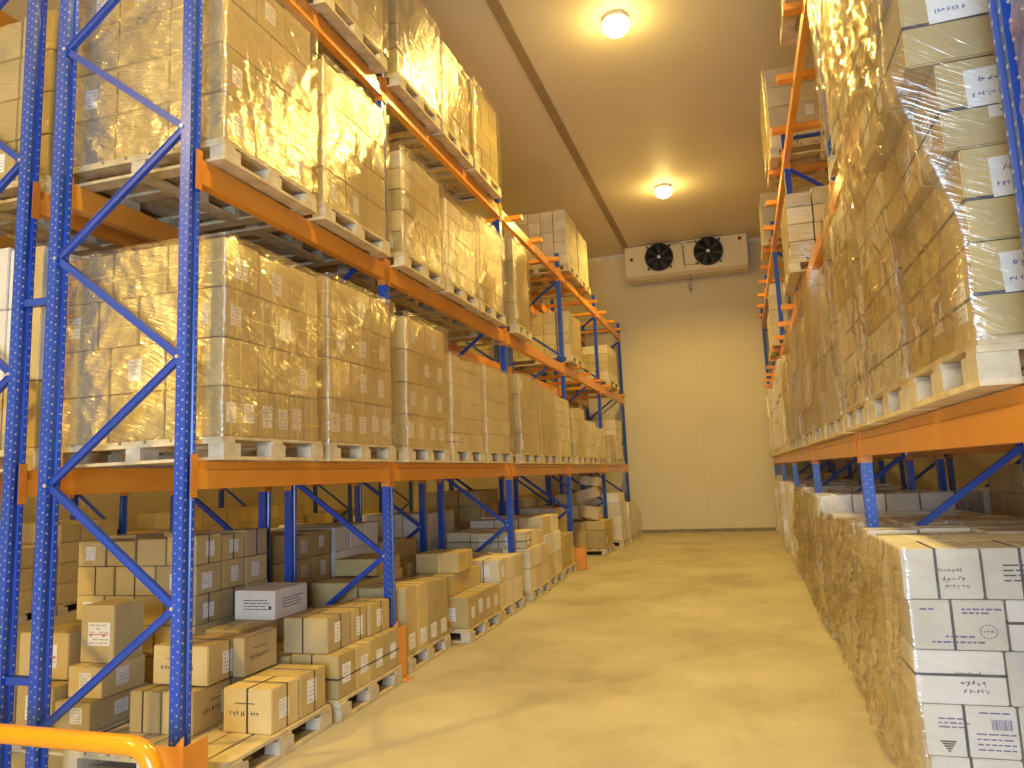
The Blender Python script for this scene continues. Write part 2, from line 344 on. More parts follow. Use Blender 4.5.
def rack(label, xf, xb, Ys, levels, top, side, holes=(), skip=(), bars=(), spacer=None, frames=None, brace_off=0):
    r = tag(empty('pallet_rack', (xf, Ys[0], 0)), label, 'pallet rack'); inv = -Vector(r.location)
    def ch(name, bm, mt, par=None):
        o = link(name, bm, mt, par or r)
        if par is None: o.location = inv
        return o
    me = {}
    for i, y in enumerate(Ys):
        if frames is not None and i not in frames: continue
        for j, x in enumerate((xf, xb)):
            h = (i, j) in holes; key = h
            if key not in me:
                o = link('upright_post', post_mesh(side, top, h), [M['blue'], M['hole']], r); me[key] = o.data
            else:
                o = bpy.data.objects.new('upright_post', me[key]); COL.objects.link(o); o.parent = r
            o.location = Vector((x, y, 0)) + inv
            bm = bmesh.new(); box(bm, -.06, .06, -.075, .075, 0.001, .0058); f = link('foot_plate', bm, M['blue'], o)
            OCC.append((x-.031, x+.031, y-.041, y+.041, 0, top))
        z = .30; k = 0; s = 1 if xb > xf else -1
        nodes = []
        while z < top-.1:
            nodes.append((xb-s*.024 if k % 2 == 0 else xf+s*.024, z)); z += .6375; k += 1
        for (xa, za), (xc, zc) in zip(nodes, nodes[1:]):
            bm = bmesh.new()
            yy = y-.018
            bar(bm, (xa, yy, za), (xc, yy, zc), .036, .018)
            d = (Vector((xc, 0, zc))-Vector((xa, 0, za))).normalized(); nn = Vector((-d.z, 0, d.x))*.0165
            for q in (-1, 1): bar(bm, Vector((xa, yy+.0, za))+nn*q, Vector((xc, yy+.0, zc))+nn*q, .005, .028)
            b = ch('brace', bm, M['bluedark'])
            bm = bmesh.new(); disc(bm, (xc, y-.0425, zc), .010, (0, -1, 0), 8, .008); ch('brace_bolt', bm, M['bolt'], b)
        bm = bmesh.new(); bar(bm, (xf+s*.03, y, top-.12), (xb-s*.03, y, top-.12), .035, .035); ch('top_tie', bm, M['bluedark'])
    for li, zl in enumerate(levels):
        for bi in range(len(Ys)-1):
            if (bi, li) in skip: continue
            ya, yb = Ys[bi]+PW/2+.002, Ys[bi+1]-PW/2-.002
            for x, sg in ((xf, -1 if xb > xf else 1), (xb, 1 if xb > xf else -1)):
                # stepped box section, the lower half standing proud
                p = [(x-sg*.025, zl-.148), (x+sg*.036, zl-.148), (x+sg*.036, zl-.052), (x+sg*.022, zl-.044), (x+sg*.022, zl-.002), (x-sg*.025, zl-.002)]
                if sg < 0: p = p[::-1]
                bm = bmesh.new(); prism(bm, p, 'y', ya+.004, yb-.004); b = ch('beam', bm, M['orange'])
                OCC.append((x-.03, x+.036, ya, yb, zl-.148, zl))
                for yy, q in ((ya, 1), (yb, -1)):
                    bm = bmesh.new()
                    box(bm, x-.034, x+.034, min(yy, yy+q*.004), max(yy, yy+q*.004), zl-.19, zl+.035)
                    xs = x+sg*.0365; box(bm, min(xs, xs+sg*.004), max(xs, xs+sg*.004), min(yy-q*.045, yy+q*.004), max(yy-q*.045, yy+q*.004), zl-.19, zl+.035)
                    ch('beam_connector', bm, M['orangedk'], b)
            if (bi, li) in bars:
                nb = 3
                for k in range(nb):
                    y = ya + (yb-ya)*(k+.5)/nb
                    bm = bmesh.new(); lo, hi = min(xf, xb)-.16, max(xf, xb)+.16
                    box(bm, lo, hi, y-.045, y+.045, zl-.0015, zl+.055)
                    ch('support_bar', bm, M['orange'])
    if spacer:
        for i, y in enumerate(Ys):
            for z in (.55, 2.62, 4.6):
                bm = bmesh.new(); box(bm, min(xf, spacer)+.037, max(xf, spacer)-.037, y-.022, y+.022, z-.02, z+.02); ch('row_spacer', bm, M['bluedark'])
    return r
YL = [3.18, 5.47, 8.72, 11.97, 15.22, 18.47]
YR = [-1.1, 2.03, 5.10, 8.45, 11.80, 15.15, 18.47]
ZL = (1.67, 3.33, 4.96); ZR = (1.70, 3.31, 4.96); TOP = 5.25
rack('blue and orange pallet rack beside the amber guard rail, its front posts facing the aisle', -2.75, -3.65, YL, ZL, TOP, 1, holes={(0, 0), (0, 1), (1, 0)},
     bars={(2, 2), (3, 2), (4, 2), (3, 1), (4, 1)})
rack('blue and orange pallet rack standing back to back behind the guard-rail rack', -3.905, -4.81, YL, ZL, TOP, 1, holes={(0, 0)}, spacer=-3.65, bars={(2, 2), (3, 2), (4, 2), (3, 1), (4, 1)})
rack('blue and orange pallet rack in the next aisle seen through the gaps', -8.6, -9.5, YL, ZL[:1], TOP, 1)
rack('blue and orange pallet rack opposite the guard rail, holding the film-wrapped white cartons', .735, 1.62, YR, ZR, TOP, -1, holes={(1, 0), (2, 0)},
     bars={(3, 1), (4, 1), (5, 1), (3, 2), (4, 2), (5, 2), (2, 2)})
rack('blue and orange pallet rack standing back to back behind the opposite rack', 1.90, 2.78, YR, ZR[:2], TOP, -1, spacer=1.62)


# ------------------------------------------------------------------ guards
def guard(x0, x1, y0, y1, h, lab):
    r = tag(empty('post_guard', (x0, y0, 0)), lab, 'post guard', 'orange post guards bolted to the floor')
    bm = bmesh.new()
    box(bm, 0, x1-x0, 0, .006, .006, h); box(bm, x1-x0-.006, x1-x0, .0065, y1-y0, .006, h)
    prism(bm, [(x1-x0-.05, h-.001), (x1-x0, h-.001), (x1-x0, h+.05)], 'y', .0, .006)
    link('guard_plate', bm, M['orange'], r)
    bm = bmesh.new(); box(bm, x1-x0-.004, x1-x0+.06, .007, y1-y0, 0.0005, .0055); link('base_plate', bm, M['orangedk'], r)
    bm = bmesh.new()
    for px in (.035, y1-y0-.03): disc(bm, (x1-x0+.035, px, .0055), .011, (0, 0, 1), 6, .01)
    link('anchor_bolts', bm, M['bolt'], r)
guard(-2.84, -2.60, 3.03, 3.20, .33, 'orange sheet guard at the foot of the first aisle post')
guard(-2.74, -2.64, 5.38, 5.52, .40, 'orange sheet guard at the foot of the second aisle post behind a pallet corner')
guard(-2.74, -2.52, 11.84, 12.02, .34, 'orange sheet guard at a post foot midway down the rack, before the leaning cartons')
gr = tag(empty('guard_rail', (-3.4, 2.8, 0)), 'thick amber tubular guard rail bent down in front of the first rack frame', 'guard rail')
bm = bmesh.new()
pts = [(-1.7, 0, 0.01), (-1.7, 0, .30)] + [(-1.56-.14*math.cos(a)*1, 0, .30+.14*math.sin(a)) for a in [PI/12*k for k in range(1, 6)]] + [(-1.56, 0, .44)]
pts += [(.72, 0, .415)] + [(.72+.13*math.sin(a), 0, .285+.13*math.cos(a)) for a in [PI/12*k for k in range(1, 7)]] + [(.85, 0, .01)]
tube(bm, pts, .043, 24); link('rail_tube', bm, M['yellow'], gr)
for x in (-1.7, .85):
    bm = bmesh.new(); box(bm, x-.09, x+.09, -.09, .09, 0, .009); link('base_plate', bm, M['yellow'], gr)

# ------------------------------------------------------------------ pallets
PALM = {}
def pallet(x0, x1, y0, y1, z, lab, group, parts=True, h=.13):
    sx, sy = x1-x0, y1-y0; key = (round(sx, 2), round(sy, 2), parts, h)
    r = tag(empty('wooden_pallet', (x0, y0, z)), lab, 'pallet', group)
    if key in PALM:
        for me, nm, loc in PALM[key]:
            o = bpy.data.objects.new(nm, me); COL.objects.link(o); o.parent = r; o.location = loc
        return r
    lst = []
    def put(nm, bm, mt, loc=(0, 0, 0)):
        o = link(nm, bm, mt, r); o.location = loc; lst.append((o.data, nm, loc))
    rr = random.Random(5)
    def deck(bm):
        n = 7; g = sx/n
        for k in range(n): box(bm, k*g+.008, (k+1)*g-.008 - rr.random()*.006, 0.002*rr.random(), sy-.002*rr.random(), h-.020, h-rr.random()*.0015)
        for yy in (0, sy/2-.05, sy-.10): box(bm, .003, sx-.003, yy+.001, yy+.099, h-.040, h-.0205)
    def skid(bm):
        for xx in (0, sx/2-.05, sx-.10): box(bm, xx, xx+.10, .001, sy-.001, 0.001, .019)
        for yy in (0.002, sy-.102): box(bm, .101, sx/2-.051, yy, yy+.10, .001, .0185); box(bm, sx/2+.051, sx-.101, yy, yy+.10, .001, .0185)
    bs = [(xx, yy) for xx in (0, sx/2-.05, sx-.10) for yy in (0.004, sy/2-.07, sy-.144)]
    if parts:
        bm = bmesh.new(); deck(bm); put('top_deck', bm, M['wood'])
        bm = bmesh.new(); skid(bm); put('bottom_deck', bm, M['wood'])
        bm = bmesh.new(); box(bm, 0.001, .099, 0, .14, .0195, h-.0405); bl = link('block', bm, M['woodpale'], r); me = bl.data
        bl.location = (*bs[0], 0); lst.append((me, 'block', (*bs[0], 0)))
        for b in bs[1:]:
            o = bpy.data.objects.new('block', me); COL.objects.link(o); o.parent = r; o.location = (*b, 0); lst.append((me, 'block', (*b, 0)))
    else:
        bm = bmesh.new(); deck(bm); skid(bm)
        for b in bs: box(bm, b[0]+.001, b[0]+.099, b[1], b[1]+.14, .0195, h-.0405, 1)
        put('pallet_body', bm, [M['wood'], M['woodpale']])
    PALM[key] = lst
    return r

# ------------------------------------------------------------------ cartons
BX = []      # every carton: dict
def B(x0, x1, y0, y1, z0, z1, kind='kraft', wrap=0, rz=0., lab=None, group=None, det=(), tilt=None, keep=False, aisle=1):
    BX.append(dict(b=(x0, x1, y0, y1, z0, z1), kind=kind, wrap=wrap, rz=rz, lab=lab, group=group, det=list(det), tilt=tilt, keep=keep, aisle=aisle))
    return BX[-1]
FILMS = []
LOADN = {}
def load(rk, lv, x0, x1, y0, y1, zb, lays, kind='kraft', wrap=1, det=('label',), jit=.010, film=None, pal=True, parts=True, shell=True, alt=None, backside=False):
    """rk: rack name, lv: level name; lays: list of (height, nx, ny[, x shift[, kind]])"""
    key = (rk, lv); LOADN[key] = LOADN.get(key, 0)+1; nth = ORD[LOADN[key]-1]
    where = f'{nth} load, {lv}, {rk}'
    aisle = 1 if x1 < -1 else -1
    if pal: pallet(x0, x1, y0, y1, zb, f'wooden pallet under the {nth} load on the {lv}, {rk}', f'pallets on the {lv} of the {rk}', parts)
    z = zb + (.131 if pal else 0); prof = []
    for li, la in enumerate(lays):
        hgt, nx, ny = la[:3]; sh = la[3] if len(la) > 3 else 0; kd = la[4] if len(la) > 4 else kind
        j0 = RND.uniform(0, jit)
        for i in range(ny):
            for j in range(nx):
                top = li == len(lays)-1 or (li == len(lays)-2)
                if shell and not (i == 0 or j == 0 or top or (backside and i == ny-1)): continue
                ax0, ax1 = x0+.02+j0*.5, x1-.02-j0*.5
                w_, d_ = (ax1-ax0)/nx, (y1-y0-.03)/ny
                jj = nx-1-j if aisle > 0 else j       # j counts from the aisle
                bx0 = ax0+jj*w_+.003+RND.uniform(0, jit)*.5 + sh*aisle*1.; bx1 = ax0+(jj+1)*w_-.003-RND.uniform(0, jit)*.5 + sh*aisle
                by0 = y0+.015+i*d_+.003+RND.uniform(0, jit)*.6; by1 = y0+.015+(i+1)*d_-.003-RND.uniform(0, jit)*.4
                if j == 0: pos = f'{ORD[i]} along aisle side' if i else 'aisle corner'
                elif i == 0: pos = f'near end, {ORD[j]} in'
                else: pos = f'{ORD[i]} back, {ORD[j]} in'
                cn = {'kraft': 'brown', 'white': 'white', 'cream': 'cream'}[kd]
                if li == len(lays)-1 and RND.random() < .5: hgt = la[0]-RND.uniform(0, .03)
                else: hgt = la[0]
                dd = [q for q in det if q != 'label' or RND.random() < (.95 if li == 0 else .5)]
                B(bx0, bx1, by0, by1, z+.0015, z+hgt-.0015-RND.uniform(0, .004), kd, wrap, RND.uniform(-.009, .009),
                  f'{cn} carton, {ORD[li]} layer, {pos}, {where}', f'cartons of the {nth} load on the {lv}, {rk}', dd, aisle=aisle)
        prof.append((z, z+la[0], sh)); z += la[0]
    if film: FILMS.append(dict(x0=x0, x1=x1, y0=y0, y1=y1, z0=zb+.12, z1=z, prof=prof, aisle=aisle, lab=f'clear crinkled stretch film around the {where}', amp=film))
    return z
GR, OP = 'guard-rail rack', 'opposite rack'
LO, MI, TP, FL = 'lower beams', 'middle beams', 'top beams', 'floor row'
XA0, XA1 = -3.80, -2.61
# --- guard-rail rack, lower beams
z = ZL[0]+.001
load(GR, LO, XA0, XA1, 3.30, 4.28, z, [(.27, 3, 6), (.27, 3, 3), (.28, 4, 4), (.28, 3, 3)], det=('label', 'yv', 'yz'), parts=True, film=.007)
load(GR, LO, XA0, XA1, 4.36, 5.36, z, [(.30, 3, 5), (.28, 3, 3), (.28, 3, 3), (.28, 3, 3)], det=('yv', 'yz', 'label'), film=.007)
load(GR, LO, XA0, XA1, 5.58, 6.50, z, [(.27, 3, 4), (.27, 3, 3), (.28, 3, 3), (.30, 3, 2)], det=('label',), film=.007)
load(GR, LO, XA0, XA1, 6.58, 7.50, z, [(.16, 4, 3)]*5+[(.13, 4, 3)], kind='cream', det=('label', 'dh'), film=.007)
load(GR, LO, XA0, XA1, 7.58, 8.50, z, [(.19, 4, 3)]*4+[(.18, 4, 3)], kind='cream', det=('label',), film=.007)
load(GR, LO, XA0, XA1, 8.90, 9.84, z, [(.25, 4, 4)]*3+[(.26, 4, 3)], det=('label',), film=.007)
load(GR, LO, XA0, XA1, 9.90, 10.84, z, [(.24, 4, 4)]*4, film=.007)
load(GR, LO, XA0, XA1, 10.90, 11.80, z, [(.23, 4, 4)]*4, kind='cream')
load(GR, LO, XA0, XA1, 12.15, 13.05, z, [(.21, 4, 3)]*4)
load(GR, LO, XA0, XA1, 13.12, 14.02, z, [(.22, 4, 4)]*3, kind='cream', parts=False)
load(GR, LO, XA0, XA1, 14.10, 15.02, z, [(.2, 4, 4)]*3, kind='cream', parts=False)
load(GR, LO, XA0, XA1, 15.40, 16.30, z, [(.25, 3, 4)]*2, parts=False)
load(GR, LO, XA0, XA1, 16.40, 17.30, z, [(.22, 3, 4)]*4, kind='cream', parts=False)
# --- middle beams
z = ZL[1]+.001
load(GR, MI, XA0, XA1, 3.28, 4.22, z, [(.29, 3, 3), (.30, 3, 3), (.30, 3, 2), (.29, 3, 3)], det=('label',), film=.007)
load(GR, MI, XA0, XA1, 4.32, 5.32, z, [(.26, 3, 3), (.26, 3, 3), (.27, 3, 4), (.28, 3, 3)], det=('label',), film=.007)
load(GR, MI, XA0, XA1, 5.58, 6.50, z, [(.19, 4, 3)]*4+[(.18, 4, 3, 0, 'cream')], det=('label',), film=.007)
load(GR, MI, XA0, XA1, 6.58, 7.46, z, [(.17, 4, 3)]*4+[(.17, 4, 2, 0, 'cream')], kind='cream', film=.007)
load(GR, MI, XA0, XA1, 7.52, 8.45, z, [(.2, 4, 3)]*4+[(.18, 4, 3)], film=.007)
load(GR, MI, XA0, XA1, 8.90, 9.62, z, [(.28, 4, 3)]*4, parts=True, film=.007)
load(GR, MI, XA0, XA1, 12.10, 13.10, z+.06, [(.19, 5, 4)]*4, parts=False, jit=.006)
load(GR, MI, XA0, XA1, 15.90, 17.20, z+.06, [(.20, 4, 4, 0, 'cream'), (.19, 5, 4), (.19, 5, 4), (.2, 4, 4, 0, 'cream')], parts=False)
# --- top beams
z = ZL[2]+.001
load(GR, TP, XA0, XA1, 3.30, 4.26, z, [(.28, 3, 3)]*4, film=.007)
load(GR, TP, XA0, XA1, 4.34, 5.34, z, [(.25, 3, 3)]*4, film=.007)
load(GR, TP, XA0, XA1, 5.56, 6.50, z, [(.24, 3, 3)]*4, det=('label',), film=.007)
load(GR, TP, XA0, XA1, 6.56, 7.44, z, [(.22, 3, 3)]*4, film=.007)
load(GR, TP, XA0, XA1, 7.52, 8.46, z, [(.245, 3, 3)]*4, film=.007)
load(GR, TP, XA0, XA1, 12.25, 13.20, z+.06, [(.20, 5, 4)]*5, kind='cream', parts=False)
load(GR, TP, XA0, XA1, 13.28, 14.20, z+.06, [(.19, 5, 4)]*5, kind='cream', parts=False)
# --- the rack behind (back to back)
BK = 'rack behind it'
XB0, XB1 = -5.04, -3.90
load(BK, LO, XB0, XB1, 3.30, 4.30, ZL[0]+.001, [(.40, 4, 3), (.45, 4, 3, 0, 'white'), (.40, 4, 3, 0, 'white')], wrap=1, det=('dv',), parts=False)
load(BK, LO, XB0, XB1, 4.36, 5.36, ZL[0]+.001, [(.28, 4, 3)]*4, parts=False)
load(BK, MI, XB0, XB1, 3.30, 4.30, ZL[1]+.001, [(.28, 4, 3)]*4, parts=False)
load(BK, MI, XB0, XB1, 4.36, 5.36, ZL[1]+.001, [(.28, 4, 3)]*4, parts=False)
load(BK, MI, XB0, XB1, 12.1, 13.1, ZL[1]+.061, [(.22, 4, 3)]*4, parts=False)
load(BK, LO, XB0, XB1, 12.1, 13.1, ZL[0]+.001, [(.22, 4, 3)]*4, parts=False)
load(BK, LO, XB0, XB1, 16.1, 17.1, ZL[0]+.001, [(.22, 4, 3)]*4, parts=False)
load(BK, TP, XB0, XB1, 12.3, 13.3, ZL[2]+.061, [(.2, 4, 3)]*5, kind='white', parts=False)
for k, y in enumerate((5.6, 6.62, 7.62, 8.9, 9.9, 10.9)):
    load(BK, LO, XB0, XB1, y, y+.93, ZL[0]+.001, [(.27, 3, 3)]*3, parts=False)

# --- floor, guard-rail rack
FZ = .132
load(GR, FL, -3.72, -2.62, 3.40, 4.38, .001, [], parts=True)
load(GR, FL, -3.72, -2.60, 4.45, 5.37, .001, [], parts=True)
g1 = 'cartons on the first floor pallet by the guard rail'
dk = ('dx',)
B(-2.985, -2.66, 3.80, 4.07, FZ, .375, 'kraft', 0, 0, 'brown carton with handwritten marks and dark straps at the pallet corner nearest the aisle', g1, ('dv', 'script', 'label', 'dvs'), keep=True)
B(-2.985, -2.655, 4.08, 4.36, FZ, .375, 'kraft', 0, 0, 'brown strapped carton behind the handwritten corner carton, on the first floor pallet', g1, ('label', 'dvs'), keep=True)
B(-3.33, -3.115, 3.70, 4.30, FZ, .365, 'kraft', 0, .0, 'long brown strapped carton beside the first aisle post, bottom layer', g1, ('label', 'dvf', 'dvs', 'scripts'), keep=True)
B(-3.56, -3.345, 3.70, 4.30, FZ, .362, 'kraft', 0, .0, 'long brown strapped carton second in from the first aisle post, bottom layer', g1, ('label', 'dvf', 'dvs'), keep=True)
B(-3.49, -3.095, 3.80, 4.15, .378, .600, 'kraft', 0, 0., 'brown carton with handwritten digits and a side label stacked behind the first aisle post', g1, ('script', 'labels', 'dvs'), keep=True)
B(-3.085, -3.00, 4.01, 4.34, .378, .605, 'kraft', 0, 0, 'narrow brown carton standing on edge against the handwritten one', g1, ('scripts',), keep=True)
B(-3.52, -3.12, 4.17, 4.36, .378, .56, 'kraft', 0, 0, 'brown carton behind the handwritten stacked one', g1, ('dvs',), keep=True)
g2 = 'cartons on the second floor pallet by the guard rail'
for k, (ya, yb) in enumerate(((4.47, 4.69), (4.70, 4.92), (4.93, 5.14), (5.15, 5.36))):
    B(-2.98, -2.625, ya, yb, FZ, .405, 'kraft', 0, 0, f'brown strapped carton in the bottom row of the second floor pallet, {ORD[k]} along', g2, ('label', 'dh') + (('dvf',) if k == 0 else ()), keep=True)
    B(-3.34, -2.99, ya, yb, FZ, .39, 'kraft', 0, 0, f'brown carton one row in from the aisle on the second floor pallet, {ORD[k]} along', g2, ('dv',))
B(-3.06, -2.72, 4.50, 4.80, .408, .635, 'kraft', 0, .0, 'brown dark-strapped carton on the near top corner of the second floor pallet', g2, ('labels', 'dvf', 'dvs'), keep=True)
B(-3.05, -2.72, 4.82, 5.03, .408, .630, 'kraft', 0, .0, 'brown dark-strapped carton in the middle of the second floor pallet top row', g2, ('labels', 'dvs'), keep=True)
B(-3.00, -2.70, 5.05, 5.36, .408, .625, 'kraft', 0, .0, 'brown dark-strapped carton at the far end of the second floor pallet top row', g2, ('labels', 'dvs'), keep=True)
B(-3.66, -3.36, 4.46, 4.88, FZ, .555, 'kraft', 0, 0, 'plain brown carton under the lone white carton, nearer half', g2, (), keep=True)
B(-3.66, -3.36, 4.89, 5.34, FZ, .555, 'kraft', 0, 0, 'plain brown carton under the lone white carton, further half', g2, (), keep=True)
B(-3.68, -3.335, 4.80, 5.22, .558, .765, 'white', 0, .0, 'lone white carton with small printed lines resting on brown cartons', g2, ('print', 'prints'), keep=True)
# deep stack K (film wrapped brown cartons) and its neighbour
load(BK, FL, -4.90, -3.77, 4.50, 5.38, .001, [(.215, 4, 3), (.215, 3, 3), (.21, 4, 3), (.21, 3, 3), (.21, 4, 3)], wrap=1, det=('label', 'dv'), parts=True, jit=.014)
load(BK, FL, -4.90, -3.77, 3.62, 4.44, .001, [], parts=True)
g3 = 'large brown cartons with white labels deep under the first bay'
B(-4.05, -3.79, 3.80, 4.04, .485, .83, 'kraft', 0, 0, 'tall brown carton with a large red-lined label, on the deep pallet', g3, ('biglab',), keep=True)
B(-4.50, -4.12, 3.76, 4.2, .385, .665, 'kraft', 0, .05, 'brown carton with a large red-lined label beside the tall labelled one', g3, ('biglab',), keep=True)
B(-4.05, -3.79, 3.72, 4.06, .30, .482, 'kraft', 0, 0, 'brown carton beneath the tall labelled carton', g3, ('label',), keep=True)
B(-4.06, -3.79, 3.64, 4.1, FZ, .297, 'kraft', 0, 0, 'brown carton in the bottom layer at the deep pallet corner', g3, ('label',), keep=True)
B(-4.36, -4.07, 3.64, 4.2, FZ, .375, 'kraft', 0, 0, 'brown carton with a torn label, second in on the deep pallet', g3, ('biglab',), keep=True)
B(-4.70, -4.38, 3.64, 4.2, FZ, .375, 'kraft', 0, 0, 'brown carton third in on the deep pallet', g3, ('biglab',), keep=True)
# G3..
load(GR, FL, -3.80, -2.66, 5.60, 6.50, .001, [], parts=True)
g4 = 'cartons on the third floor pallet by the guard rail'
for k in range(4):
    B(-3.10, -2.68, 5.61+k*.222, 5.61+(k+1)*.222-.006, FZ, .66-.01*k, 'kraft', 0, 0, f'tall brown carton with low labels on the third floor pallet, {ORD[k]} along', g4, ('lowlab', 'lowlabf'), keep=True)
B(-3.55, -3.12, 5.61, 6.05, FZ, .70, 'kraft', 0, 0, 'brown carton behind the tall labelled row of the third floor pallet', g4, (), keep=True)
B(-3.55, -3.12, 6.06, 6.48, FZ, .72, 'kraft', 0, 0, 'brown carton at the far rear of the third floor pallet', g4, (), keep=True)
B(-3.50, -3.10, 5.9, 6.40, .723, .86, 'kraft', 0, 0.02, 'flat brown carton lying on top of the third floor pallet', g4, (), keep=True)
load(GR, FL, -3.70, -2.54, 6.68, 7.64, .001, [], parts=True)
g5 = 'cartons on the fourth floor pallet by the guard rail'
for k in range(4):
    B(-2.90, -2.56, 6.70+k*.235, 6.70+(k+1)*.235-.006, FZ, .41, 'kraft', 0, 0, f'brown labelled carton in the bottom row of the fourth floor pallet, {ORD[k]} along', g5, ('labelf', 'label') if k == 0 else ('label',), keep=True)
B(-3.28, -2.91, 6.71, 7.1, FZ, .41, 'kraft', 0, 0, 'brown carton at the inner near corner of the fourth floor pallet', g5, ('labelf',), keep=True)
B(-3.28, -2.91, 7.12, 7.6, FZ, .41, 'kraft', 0, 0, 'brown carton at the inner far corner of the fourth floor pallet', g5, ())
B(-3.12, -2.74, 6.74, 7.05, .413, .61, 'kraft', 0, .03, 'brown carton tied with a pale string, second layer, fourth floor pallet', g5, ('yvf', 'labelf'), keep=True)
B(-3.10, -2.76, 7.08, 7.6, .413, .60, 'kraft', 0, -.02, 'brown carton at the far end of the second layer, fourth floor pallet', g5, (), keep=True)
B(-3.16, -2.72, 6.86, 7.3, .613, .80, 'kraft', 0, .04, 'bulging brown carton tied with pale string on top of the fourth floor pallet', g5, ('yvf', 'yvs'), keep=True)
B(-3.56, -3.2, 6.8, 7.25, .413, .72, 'kraft', 0, 0, 'brown carton with a white label standing behind the string-tied cartons', g5, ('labelf',), keep=True)
B(-3.56, -3.3, 6.8, 7.25, FZ, .41, 'kraft', 0, 0, 'brown carton at the inner edge of the fourth floor pallet', g5, ())
load(GR, FL, -3.70, -2.56, 7.70, 8.60, .001, [(.26, 3, 4), (.24, 3, 3)], kind='cream', wrap=0, det=('label', 'dv'))
load(GR, FL, -3.70, -2.56, 8.90, 9.80, .001, [(.26, 3, 3), (.24, 3, 3), (.20, 3, 3, -.04)], kind='cream', wrap=0, det=('label', 'dh'))
load(GR, FL, -3.70, -2.60, 9.86, 10.76, .001, [(.30, 3, 2, 0), (.28, 3, 2, 0, 'white'), (.24, 3, 2, -.03)], kind='cream', wrap=0, det=('label',))
load(GR, FL, -3.70, -2.62, 10.84, 11.74, .001, [(.26, 3, 3), (.22, 3, 3, -.02)], kind='kraft', wrap=0, det=('label',), parts=False)
load(GR, FL, -3.84, -3.02, 11.0+1.15, 13.0, .001, [(.30, 3, 2, 0, 'white'), (.28, 3, 2), (.26, 3, 2)], kind='cream', wrap=0, parts=False)
load(GR, FL, -3.60, -2.50, 13.72, 14.62, .001, [(.34, 3, 2), (.16, 3, 2)], kind='kraft', wrap=0, parts=True)
g6 = 'leaning cartons on the far floor pallet'
B(-2.93, -2.62, 13.80, 14.12, .68, .90, 'kraft', 1, 0, 'brown carton leaning askew at the aisle side of the far floor pallet', g6, (), tilt=(.0, .22), keep=True)
B(-3.40, -3.02, 13.80, 14.12, .66, .88, 'cream', 1, 0, 'pale carton leaning the other way on the far floor pallet', g6, (), tilt=(.0, -.18), keep=True)
B(-3.04, -2.66, 13.82, 14.16, 1.02, 1.22, 'kraft', 1, 0, 'brown carton tipped over in the middle of the leaning pile on the far pallet', g6, (), tilt=(.0, -.26), keep=True)
B(-3.46, -3.16, 13.82, 14.16, .95, 1.13, 'kraft', 1, 0, 'small brown carton wedged at the inner side of the leaning pile', g6, (), tilt=(.0, .12), keep=True)
B(-2.96, -2.62, 13.84, 14.16, 1.29, 1.45, 'kraft', 1, 0, 'brown carton tipped over at the very top of the leaning pile', g6, (), tilt=(.0, .18), keep=True)
load(GR, FL, -3.60, -2.44, 15.36, 16.2, .001, [(.25, 3, 3)]*3+[(.22, 3, 2, -.03)], kind='cream', wrap=1, parts=False)
load(GR, FL, -3.60, -2.42, 16.28, 17.1, .001, [(.24, 3, 3)]*3, kind='cream', wrap=1, parts=False)
load(GR, FL, -3.60, -2.42, 17.2, 18.1, .001, [(.24, 3, 3)]*2, kind='cream', wrap=1, parts=False)
for (y, n, kd) in ((5.62, 4, 'kraft'), (6.62, 4, 'white'), (7.62, 3, 'kraft'), (8.9, 4, 'white'), (9.9, 3, 'kraft'), (10.9, 5, 'kraft'), (12.2, 4, 'kraft'), (13.3, 4, 'white'), (15.5, 4, 'kraft'), (16.6, 4, 'kraft')):
    load(BK, FL, -5.02, -3.9, y, y+.95, .001, [(.24, 3, 3)]*n, kind=kd, wrap=0, det=('label',), parts=False)
for (y, n) in ((3.4, 4), (4.4, 4), (5.6, 4), (6.64, 3), (7.62, 4), (9.0, 3), (9.97, 4), (10.92, 4), (12.3, 4), (13.4, 3), (15.5, 3)):
    load('next-aisle rack', FL, -9.6, -8.5, y, y+.95, .001, [(.26, 3, 3)]*n, wrap=0, det=(), parts=False)

# --- opposite rack
XR0, XR1 = .62, 1.78
z = ZR[0]+.001
load(OP, LO, .70, 1.80, .85, 1.88, z, [(.26, 3, 3)]*5, wrap=0, film=.010)
load(OP, LO, XR0-.01, XR1, 2.20, 3.06, z, [(.262, 4, 3), (.265, 4, 3), (.262, 4, 3, .03), (.27, 4, 3, .10), (.235, 4, 3, .12)], wrap=0, det=('dh', 'label', 'hand'), film=.016, jit=.006)
load(OP, LO, XR0, XR1, 3.14, 4.02, z, [(.30, 4, 3, 0, 'white'), (.3, 4, 4), (.3, 4, 3, 0, 'white'), (.3, 4, 3)], kind='kraft', wrap=0, det=('dh', 'label'), film=.016)
load(OP, LO, XR0, XR1, 4.10, 4.98, z, [(.30, 4, 4, 0, 'white'), (.3, 4, 3, 0, 'white'), (.3, 4, 3), (.28, 4, 3, 0, 'white')], wrap=0, det=('dh', 'label'), film=.016)
for k, (y, kd, hh, nn) in enumerate(((5.22, 'white', .25, 4), (6.26, 'kraft', .25, 5), (7.30, 'cream', .22, 5), (8.58, 'kraft', .24, 5), (9.62, 'white', .24, 4), (10.66, 'kraft', .24, 5), (11.94, 'cream', .26, 5), (12.98, 'cream', .25, 5), (14.0, 'white', .24, 5), (15.3, 'cream', .24, 5), (16.3, 'cream', .24, 4), (17.3, 'cream', .24, 5))):
    load(OP, LO, XR0+RND.uniform(-.02, .02), XR1, y, y+.96, z, [(hh, 4, 4, RND.uniform(-.01, .02)) for _ in range(nn)], kind=kd, wrap=1, det=('label', 'dh'), film=.010 if k < 5 else None, parts=k < 2)
z = ZR[1]+.001
